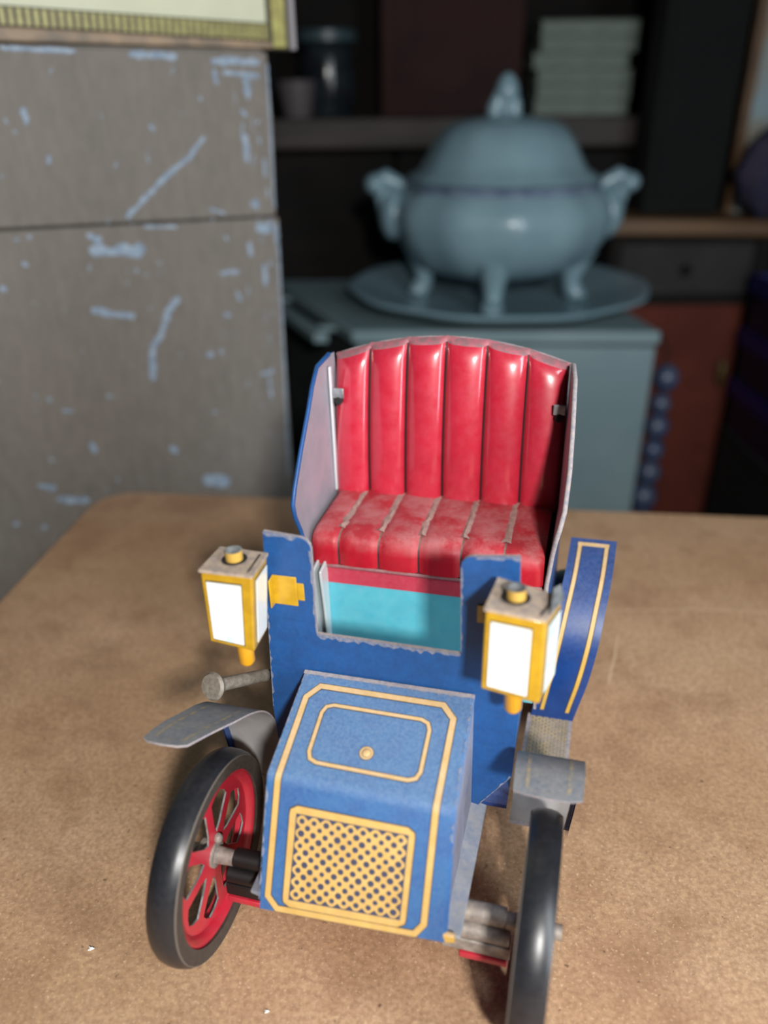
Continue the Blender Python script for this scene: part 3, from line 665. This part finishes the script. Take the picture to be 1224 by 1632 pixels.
# ================================================================ painted cupboard and framed picture on it
BX, BY = -7.527, 58.0; DA = Vector((-0.85717, -0.51504)); NA = Vector((-0.51504, 0.85717))
BROT = math.atan2(DA.y, DA.x)          # local +x runs along the front to the left, local -y goes back
cup = thing('cupboard', 'scuffed grey brown painted cupboard with pale bluish chips behind the table', 'cupboard', (BX, BY, 0), BROT)
def cl(s, z, off): return (s, -off, z + ZT)          # off > 0 goes back
c = MB(); c.prism([(0.1, -ZT), (46, -ZT), (46, 26.4), (0.1, 26.4)], cl, 0.6, 30); part(c, 'carcass', m_board, cup)
c = MB(); c.prism([(0.02, -ZT), (46.2, -ZT), (46.2, 17.95), (17.4, 17.3), (-0.47, 16.8), (-0.28, 7.3)], cl, 0, 0.9); part(c, 'lower_board', m_board, cup, bevel=0.08)
c = MB(); c.prism([(-0.32, 16.92), (17.4, 17.44), (46.2, 18.1), (46.2, 26.9), (-0.45, 26.75), (-0.55, 22.5)], cl, 0.06, 0.9); part(c, 'upper_board', m_board, cup, bevel=0.1)
c = MB(); c.box(-0.5, -31, ZT + 26.4, 46.3, -0.9, ZT + 26.95); part(c, 'cupboard_top', m_board, cup, bevel=0.1)
ST = [([(4.3,22.0),(5.5,20.8),(7.1,19.8),(8.6,18.6),(10.0,17.5)],.17),([(12.6,16.7),(11.7,16.3)],.26),([(12.6,15.8),(11.1,15.6),(9.1,15.5)],.44),([(13.1,12.2),(11.8,11.7),(10.4,11.4)],.25),([(7.3,12.3),(8.2,11.3),(8.7,10.1),(9.5,9.2),(9.9,6.8)],.26),([(14.8,23.8),(14.8,22.9)],.22),([(13.9,21.3),(14.0,20.8)],.14),([(7.7,22.8),(7.5,22.4)],.14),([(18.6,1.0),(17.5,.5)],.23),([(17.6,-.3),(15.5,-1.0)],.29),([(20.7,-1.4),(20.3,-1.5)],.21),([(19.0,-2.1),(18.6,-2.2)],.18),([(7.2,-1.3),(5.1,-2.2)],.47),([(3.2,25.8),(3.2,24.9)],.17),([(2.7,25.6),(.2,25.4)],.17),([(1.2,25.4),(1.1,24.1)],.27),([(1.6,22.1),(1.5,20.4)],.25),([(1.3,16.3),(0,16.2)],.4),([(1.5,17.8),(.9,17.7)],.39),([(-.2,16.3),(-.2,15.0)],.2),([(4.2,13.5),(2.8,13.5)],.18),([(3.6,15.9),(3.4,15.6)],.18),([(4.2,10.7),(3.7,10.5)],.19),([(5.8,8.1),(5.3,7.9)],.22),([(4.7,8.3),(4.7,7.9)],.16),([(1.9,5.9),(1.0,5.9)],.17),([(8.4,26.5),(5.5,26.4)],.21),([(15.4,26.7),(11.4,26.6)],.14),([(3.4,26.2),(.1,26.2)],.24),([(-.38,26.1),(-.2,17.4)],.08),([(-.3,16.5),(.1,-2.8)],.09),([(9.0,16.9),(6.8,16.75)],.1),([(16.8,16.8),(16.5,16.8)],.11),([(16.0,16.9),(15.8,16.8)],.18),([(16.6,15.5),(16.3,15.2)],.18),([(18.1,14.2),(17.8,13.9)],.23),([(9.3,1.8),(8.9,1.1)],.33),([(14.7,3.3),(14.6,2.4)],.23),([(5.8,3.8),(5.6,3.6)],.19),([(16.1,5.9),(15.4,5.7)],.13),([(16.8,6.9),(16.7,6.6)],.17),([(13.1,6.4),(12.8,6.2)],.15),([(3.1,12.2),(2.9,11.4)],.13),([(1.9,15.4),(1.8,14.4)],.16),([(.9,13.8),(.9,12.2)],.19),([(15.6,22.6),(15.4,22.5)],.11),([(16.8,20.3),(16.7,20.2)],.11),([(10.6,23.3),(10.5,23.2)],.09),([(4.3,24.3),(4.3,24.0)],.12),([(9.9,14.4),(9.8,14.1)],.15),([(4.5,17.7),(3.4,17.3)],.1),([(1.7,23.5),(1.3,23.1)],.15),([(.3,20.6),(.3,19.4)],.13),([(1.2,5.6),(1.1,3.8)],.11),([(17.5,2.8),(17.3,2.5)],.13),([(8.4,14.7),(8.2,14.5)],.1)]
rnd = random.Random(11)
for _ in range(60):
    s, z = rnd.uniform(0.2, 20), rnd.uniform(-6, 26); ST.append(([(s, z), (s + rnd.uniform(-0.3, 0.3), z - rnd.uniform(0.05, 0.5))], rnd.uniform(0.02, 0.07)))
for _ in range(26):
    s, z = abs(rnd.gauss(0, 1.0)) + 0.1, rnd.uniform(6, 26); ST.append(([(s, z), (s + rnd.uniform(-0.2, 0.2), z - rnd.uniform(0.1, 0.8))], rnd.uniform(0.03, 0.12)))
ch = MB()
for pts, r in ST:
    P = []; 
    for (a, b) in zip(pts, pts[1:]):
        L_ = math.hypot(b[0] - a[0], b[1] - a[1]); n_ = max(2, int(L_ / max(0.12, r * 0.8)))
        for k in range(n_): P.append((a[0] + (b[0] - a[0]) * k / n_, a[1] + (b[1] - a[1]) * k / n_, b[0] - a[0], b[1] - a[1], L_))
    P.append((pts[-1][0], pts[-1][1]) + P[-1][2:])
    A = []; B = []
    for i, (x, z, dx, dz, L_) in enumerate(P):
        e = 0.45 if i in (0, len(P) - 1) else 1; w1, w2 = rnd.uniform(0.45, 1.2) * r * e, rnd.uniform(0.45, 1.2) * r * e
        off = -0.02 if z < 16.85 else 0.04
        if 16.6 < z < 17.7: off = -0.02
        A.append(cl(x - dz / L_ * w1, z + dx / L_ * w1, off)); B.append(cl(x + dz / L_ * w2, z - dx / L_ * w2, off))
    ch.grid([A, B])
part(ch, 'paint_chips', m_chip, cup, kind='stuff', weld=False)
# picture
pic = thing('framed_picture', 'gilt framed picture with cream mount standing on top of the cupboard', 'picture', (BX, BY, 0), BROT)
SLP = 0.0237
def fz(s, z): return z + SLP * max(0, s + 1.3)
def pl(s, z, off): return (s, -off - (z - 27) * 0.02, fz(s, z) + ZT)
c = MB(); c.prism([(-1.4, 27.0), (34, 27.0), (34, 62), (-1.4, 62)], pl, 2.0, 2.4); part(c, 'mount', m_cream, pic)
c = MB(); c.prism([(-1.4, 27.42), (34, 27.42), (34, 28.45), (-1.4, 28.45)], pl, 1.5, 2.0); part(c, 'bottom_rail', m_fdark, pic, bevel=0.08)
c = MB(); c.prism([(-1.4, 26.98), (34, 26.3), (34, 27.42), (-1.4, 27.42)], pl, 1.2, 2.4); part(c, 'bottom_moulding', m_ftan, pic, bevel=0.12)
c = MB()
for k in range(78):
    s = -1.1 + 0.45 * k; c.prism([(s, 27.52), (s + 0.24, 27.52), (s + 0.2, 28.36), (s - 0.04, 28.36)], pl, 1.4, 1.52)
part(c, 'gilt_reeding', m_fgold, pic, kind='stuff')
c = MB(); c.prism([(-3.2, 26.97), (-1.4, 26.97), (-1.4, 62), (-3.2, 62)], pl, 1.7, 2.4); part(c, 'side_rail', m_fdark, pic, bevel=0.1)
c = MB(); c.prism([(-2.55, 27.1), (-1.6, 27.1), (-1.6, 62), (-2.55, 62)], pl, 1.55, 1.8); part(c, 'gilt_strip', m_fgold, pic, bevel=0.05)
c = MB(); c.prism([(-3.2, 26.97), (-2.8, 26.97), (-2.8, 62), (-3.2, 62)], pl, 1.4, 1.8); part(c, 'outer_bead', M('pale_bead', (140, 136, 140), 0.6), pic, bevel=0.06)

# ================================================================ pale cabinet, platter and tureen
cab = thing('storage_cabinet', 'pale grey green cabinet under the china tureen and platter', 'cabinet', (13, 92, 0))
q = [(-15.7, -6.0), (16.6, -7.6), (13.5, 20), (-27, 20)]
lid = [(-16.3, -6.6), (17.0, -8.2), (13.5, 21), (-28.4, 21)]
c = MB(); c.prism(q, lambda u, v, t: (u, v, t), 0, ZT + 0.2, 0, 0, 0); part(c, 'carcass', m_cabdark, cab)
c = MB(); c.prism(lid, lambda u, v, t: (u, v, t), ZT + 0.2, ZT + 1.7); part(c, 'cabinet_top', m_cab, cab, bevel=0.3)
c = MB(); c.hexa([(-15.8, -6.6, ZT), (16.6, -8.2, ZT), (16.6, -8.2, 6), (-15.8, -6.6, 6)], [(-15.8, -6.0, ZT), (16.6, -7.6, ZT), (16.6, -7.6, 6), (-15.8, -6.0, 6)]); dr = part(c, 'door', m_cab, cab, bevel=0.2)
c = MB(); c.rod((-12, -8.6, 40), (-12, -8.6, 52), 0.5); part(c, 'handle', m_steel, dr)
c = MB(); c.hexa([(-20.5, -6.4, ZT + 1.4), (-18.9, -6.4, ZT + 1.4), (-18.9, -6.4, ZT + 0.3), (-20.5, -6.4, ZT + 0.3)], [(-31.4, 19, ZT + 1.4), (-29.8, 19, ZT + 1.4), (-29.8, 19, ZT + 0.3), (-31.4, 19, ZT + 0.3)])
for t_ in (0.2, 0.8): 
    x = -20 - 11 * t_; y = -6.4 + 25.4 * t_; c.box(x, y - 0.6, ZT + 0.4, x + 6, y + 0.6, ZT + 1.0)
part(c, 'towel_rail', m_cab, cab, bevel=0.15)
TX, TY = 13.96, 98.0
PZ = ZT + 1.72
def lobes(k, amt): return lambda a, h_: 1 + amt * math.cos(k * a)
c = MB(); c.lathe([(0, 0), (9.5, 0), (10, 0.15), (12, 0.5), (16.5, 1.5), (17.6, 2.0), (18, 2.3), (17.8, 2.55), (17.2, 2.5), (13, 1.3), (10.5, 0.7), (0, 0.5)], 56, rfn=lambda a, h_: 1 + 0.012 * math.cos(10 * a))
tag(c.build('platter', m_plate, loc=(TX, TY, PZ), smooth=60), 'round white china platter on the cabinet under the tureen', 'plate')
tu = thing('tureen', 'white footed china soup tureen with domed lid standing on the platter', 'tureen', (TX, TY, PZ + 0.74))
zb = 2.27                         # heights below are measured from the table plane
def P_(l): return [(r, z - zb) for r, z in l]
c = MB(); c.lathe(P_([(0, 5.2), (6, 5.3), (8.4, 6.0), (10.8, 7.6), (12.2, 9.6), (12.8, 11.6), (12.6, 13.0), (11.7, 14.2), (10.9, 14.8), (11.0, 15.3), (11.3, 15.6), (10.6, 15.7), (10.2, 14.6), (11.4, 12), (9, 7.6), (0, 6.2)]), 64, mfn=lambda i: 0, rfn=lambda a, h_: 1 + 0.015 * math.cos(12 * a))
bowl = part(c, 'bowl', m_plate, tu, smooth=60)
c = MB(); c.lathe(P_([(11.0, 14.72), (11.1, 14.72), (11.08, 15.3), (11.35, 15.55), (11.3, 15.6), (11.0, 15.4)]), 64, rfn=lambda a, h_: 1.004 + 0.015 * math.cos(12 * a)); part(c, 'rim_band', m_pblue, bowl, smooth=60)
c = MB(); c.lathe(P_([(10.3, 15.5), (11.0, 15.8), (10.6, 16.2), (9.6, 16.7), (8.9, 17.8), (8.0, 19.4), (7.0, 20.7), (5.4, 21.6), (3.0, 22.0), (1.4, 22.2), (1.0, 22.5), (1.0, 22.8), (0, 22.9)]), 64, rfn=lambda a, h_: 1 + 0.006 * math.cos(12 * a))
ld = part(c, 'lid', m_plate, tu, smooth=60)
c = MB(); c.lathe(P_([(1.3, 22.2), (0.8, 22.8), (0.9, 23.4), (1.3, 24.0), (1.35, 24.7), (1.0, 25.6), (0.5, 26.2), (0, 26.4)]), 24); c.tube([(-1.2, 0, 22.0 - zb), (-1.3, 0, 22.8 - zb), (-0.7, 0, 24.2 - zb), (0.1, 0, 25.4 - zb)], [0.9, 0.9, 0.8, 0.6]); c.tube([(1.0, 0, 22.0 - zb), (1.0, 0, 23.2 - zb), (0.7, 0, 24.6 - zb)], [0.8, 0.7, 0.5])
part(c, 'finial', m_plate, ld, smooth=60)
for sx in (-1, 1):
    c = MB(); c.tube([(sx * 12.2, 0, 10.2 - zb), (sx * 13.4, 0, 12.0 - zb), (sx * 13.6, 0, 13.6 - zb), (sx * 14.0, 0, 15.0 - zb), (sx * 14.4, 0, 15.4 - zb), (sx * 13.4, 0, 15.9 - zb), (sx * 11.2, 0, 14.9 - zb)], [0.7, 0.9, 1.0, 1.1, 1.15, 1.0, 0.7], 12)
    c.ball((sx * 14.5, 0, 15.2 - zb), 1.4, 1.9, 1.2, 14); c.ball((sx * 12.5, 0, 12.0 - zb), 1.8, 3.0, 3.0, 14)
    part(c, 'tureen_handle', m_plate, tu, smooth=70)
for a in (-100, -10, 80, 170):
    a = math.radians(a); ca, sa = math.cos(a), math.sin(a); c = MB()
    c.tube([(ca * r, sa * r, z - zb) for r, z in ((9.6, 8.4), (9.2, 7.0), (8.8, 5.0), (8.9, 3.6), (9.6, 2.9))], [2.0, 1.7, 1.15, 1.05, 1.3], 12)
    c.ball((ca * 9.6, sa * 9.6, 2.85 - zb), 1.35, 1.35, 0.58, 12)
    part(c, 'foot', m_plate, tu, smooth=70)
# string of glass beads on the cabinet corner
bg = thing('bead_string', 'string of blue grey glass beads hanging beside the pale cabinet', 'beads', (32.1, 87, 0))
c = MB(); c.tube([(-2.6, -0.6, ZT + 0.9), (-1.3, 0, ZT + 0.9), (0, 0, ZT - 1.5), (0, 0, ZT - 24)], 0.12, 6); part(c, 'cord', m_black, bg)
for dx, z, r in ((0.3, -4.5, 1.5), (0.1, -7.6, 1.25), (0.1, -10.4, 1.5), (0.1, -13.4, 1.35), (0, -16.3, 1.5), (-0.2, -19.6, 1.7), (-0.2, -23, 1.6)):
    c = MB(); c.ball((dx, 0, ZT + z), r, r, r * 1.05, 16, fn=lambda a, t: 1 + 0.05 * math.cos(6 * a)); part(c, 'bead', m_bead, bg, smooth=60)

# ================================================================ dresser, crates, shelves at the back
ds = thing('dresser', 'dark dresser with light wooden top and red brown door right of the tureen', 'dresser', (42, 112, 0))
c = MB(); c.hexa([(-11.6, -1, ZT + 9.7), (18, -1, ZT + 9.0), (18, -1, ZT + 7.0), (-11.6, -1, ZT + 7.5)], [(-11.6, 12.5, ZT + 9.7), (18, 12.5, ZT + 9.0), (18, 12.5, ZT + 7.0), (-11.6, 12.5, ZT + 7.5)]); part(c, 'dresser_top', m_lightwood, ds, bevel=0.4)
c = MB(); c.box(-9, 1, 0, 9.4, 12, ZT + 7); c.box(9.4, 0.2, 0, 11.4, 12, ZT + 7); c.box(-10.6, 0.2, 0, -9, 12, ZT + 7); part(c, 'carcass', m_shelf, ds)
c = MB(); c.box(-9, 0.2, ZT - 0.6, 9.2, 1, ZT + 6.2); dr = part(c, 'drawer', m_greydrawer, ds, bevel=0.2)
c = MB(); c.ball((0, -0.4, ZT + 2.8), 0.8, 0.8, 0.8, 12); part(c, 'knob', m_shelf, dr)
c = MB(); c.box(-8.8, 0.3, 8, 9.2, 1, ZT - 2.2); dr = part(c, 'door', m_redbrown, ds, bevel=0.2)
c = MB(); c.ball((7.6, -0.2, ZT - 12), 0.7, 0.8, 2.2, 12); part(c, 'handle', M('dull_brass', (90, 76, 44), 0.5, metal=0.5), dr)
base = MB(); base.box(-13, 0, 0, 13, 20, ZT - 20.0); base.box(-13.3, -0.3, ZT - 20.0, 13.3, 20, ZT - 19.2)
tag(base.build('trunk', m_nearblack, loc=(63.4, 90, 0), bevel=0.4), 'black trunk under the stack of blue crates', 'trunk')
for k in range(3):
    cr_ = thing('crate', ('lowest', 'middle', 'topmost')[k] + ' navy blue plastic crate in the stack at the right edge', 'crate', (63.4, 90, ZT - 19.2 + 7.3 * k), 0, 'stacked blue crates')
    z1 = 6.7
    c = MB(); c.box(-12.5, 0.6, 0, 12.5, 19.4, 0.5)
    c.box(-12.8, 0.3, 0, 12.8, 0.9, z1); c.box(-12.8, 19, 0, 12.8, 19.6, z1); c.box(-12.8, 0.3, 0, -12.2, 19.6, z1); c.box(12.2, 0.3, 0, 12.8, 19.6, z1)
    part(c, 'crate_body', m_navy, cr_)
    for y0 in (0, 19.2):
        c = MB(); c.box(-13.2, y0, z1 - 1.8, 13.2, y0 + 0.8, z1 + 0.55); part(c, 'rim', m_navylip, cr_, bevel=0.15)
    for x0 in (-13.2, 12.4):
        c = MB(); c.box(x0, 0.8, z1 - 1.8, x0 + 0.8, 19.2, z1 + 0.55); part(c, 'rim', m_navylip, cr_, bevel=0.15)
# shelf unit
sh = thing('bookcase', 'dark wooden bookcase along the back behind the tureen', 'bookcase', (16, 127, 0))
c = MB(); c.box(-33, 20, 0, 44, 21.5, ZT + 75); part(c, 'back_panel', m_shelf, sh)
c = MB(); c.box(-33, 0, ZT + 17.6, 44, 20, ZT + 21.7); part(c, 'shelf', m_shelf2, sh, bevel=0.3)
c = MB(); c.box(-33, 0, ZT + 60, 44, 20, ZT + 63); part(c, 'shelf', m_shelf, sh, bevel=0.3)
for x in (-35, 44):
    c = MB(); c.box(x, 0, 0, x + 2, 21.5, ZT + 75); part(c, 'upright', m_shelf, sh, bevel=0.2)
for k in range(4):
    c = MB(); x = -33 + 19.25 * k; c.box(x + 0.3, 0.6, 6, x + 18.95, 1.6, ZT + 17.0); c.box(x + 2.5, 0.2, 9, x + 16.5, 0.7, ZT + 14); dr = part(c, 'door', m_shelf, sh, bevel=0.25)
    c = MB(); c.ball((x + 17.6, 0, ZT - 10), 0.6, 0.7, 0.6, 10); part(c, 'knob', m_black, dr)
rnd = random.Random(5); z = ZT + 21.72
names = ['bottom', 'second from bottom', 'third from bottom', 'third from top', 'second from top', 'topmost']
for k in range(6):
    t = 1.98; dx = rnd.uniform(-0.5, 0.5)
    bo = thing('book', names[k].capitalize().lower() + ' pale green book of the pile on the bookcase shelf', 'book', (29.0 + dx, 129, z), rnd.uniform(-0.03, 0.03), 'pile of pale books')
    c = MB(); c.box(-6.9, 0, 0, 6.9, 10.5, 0.14); c.box(-6.9, 0, t - 0.14, 6.9, 10.5, t); c.box(6.75, 0, 0, 6.95, 10.5, t); part(c, 'cover', m_book, bo, bevel=0.06)
    c = MB(); c.box(-6.6, 0.2, 0.14, 6.75, 10.3, t - 0.14); part(c, 'pages', M('pages_pale', (128, 140, 130), 0.9, (110, 120, 114), 0.4), bo)
    z += t + 0.01
c = MB(); c.box(0, 0, 0, 20.5, 9, 32); c.box(-0.3, -0.3, 30, 20.8, 9.3, 33); c.box(2.0, -0.2, 3, 18.5, 0.05, 28)
tag(c.build('box', m_redboard, loc=(0.3, 133, ZT + 21.72), bevel=0.3), 'tall dull red brown box on the bookcase shelf above the tureen', 'box')
j = thing('jar', 'dark glass jar with teal rim on the left of the bookcase shelf', 'jar', (-7.6, 132, ZT + 21.72))
c = MB(); c.lathe([(0, 0), (3.6, 0), (3.9, 0.4), (3.9, 8.2), (3.5, 9.2), (3.2, 9.5), (3.2, 9.9), (0, 9.9)], 28); part(c, 'glass', m_jar, j)
c = MB(); c.lathe([(3.3, 9.4), (4.3, 9.7), (4.3, 10.9), (3.3, 11.3), (0, 11.4)], 28); part(c, 'lid', m_teal, j)
c = MB(); c.lathe([(0, 0), (2, 0), (2.1, 0.3), (2.9, 4.8), (2.75, 4.8), (1.9, 0.6), (0, 0.5)], 24); tag(c.build('cup', m_pink, loc=(-12.0, 129.5, ZT + 21.72)), 'pale handleless cup beside the jar on the bookcase shelf', 'cup')
c = MB(); c.box(0, 0, 0, 10.6, 6, 36); c.box(1, -0.3, 2, 9.6, 0.1, 34)
tag(c.build('case', m_nearblack, loc=(36.2, 116.5, ZT + 9.62), bevel=0.3), 'tall black case standing on the dresser', 'case')
fr = thing('panel_board', 'pale blue sheet in tan frame leaning above the dresser at the right edge', 'board', (54.5, 120, ZT + 9.2))
c = MB(); c.box(-4.6, 0, 0, 8, 0.6, 40); part(c, 'sheet', m_pale, fr)
c = MB(); c.box(-5.4, -0.4, 0, -4.2, 0.9, 40.6); c.box(-5.4, -0.4, 39.4, 8.6, 0.9, 40.6); part(c, 'frame', m_lightwood, fr, bevel=0.1)
c = MB(); c.ball((0, 0, 5.6), 5.2, 3.0, 5.8, 20, fn=lambda a, t: 1 + 0.09 * math.sin(5 * a + 3 * t) + 0.05 * math.sin(9 * t))
tag(c.build('cloth_bundle', m_cloth, loc=(53.3, 114.8, ZT + 9.3), smooth=80), 'crumpled violet blue cloth bundle on the dresser top', 'cloth')
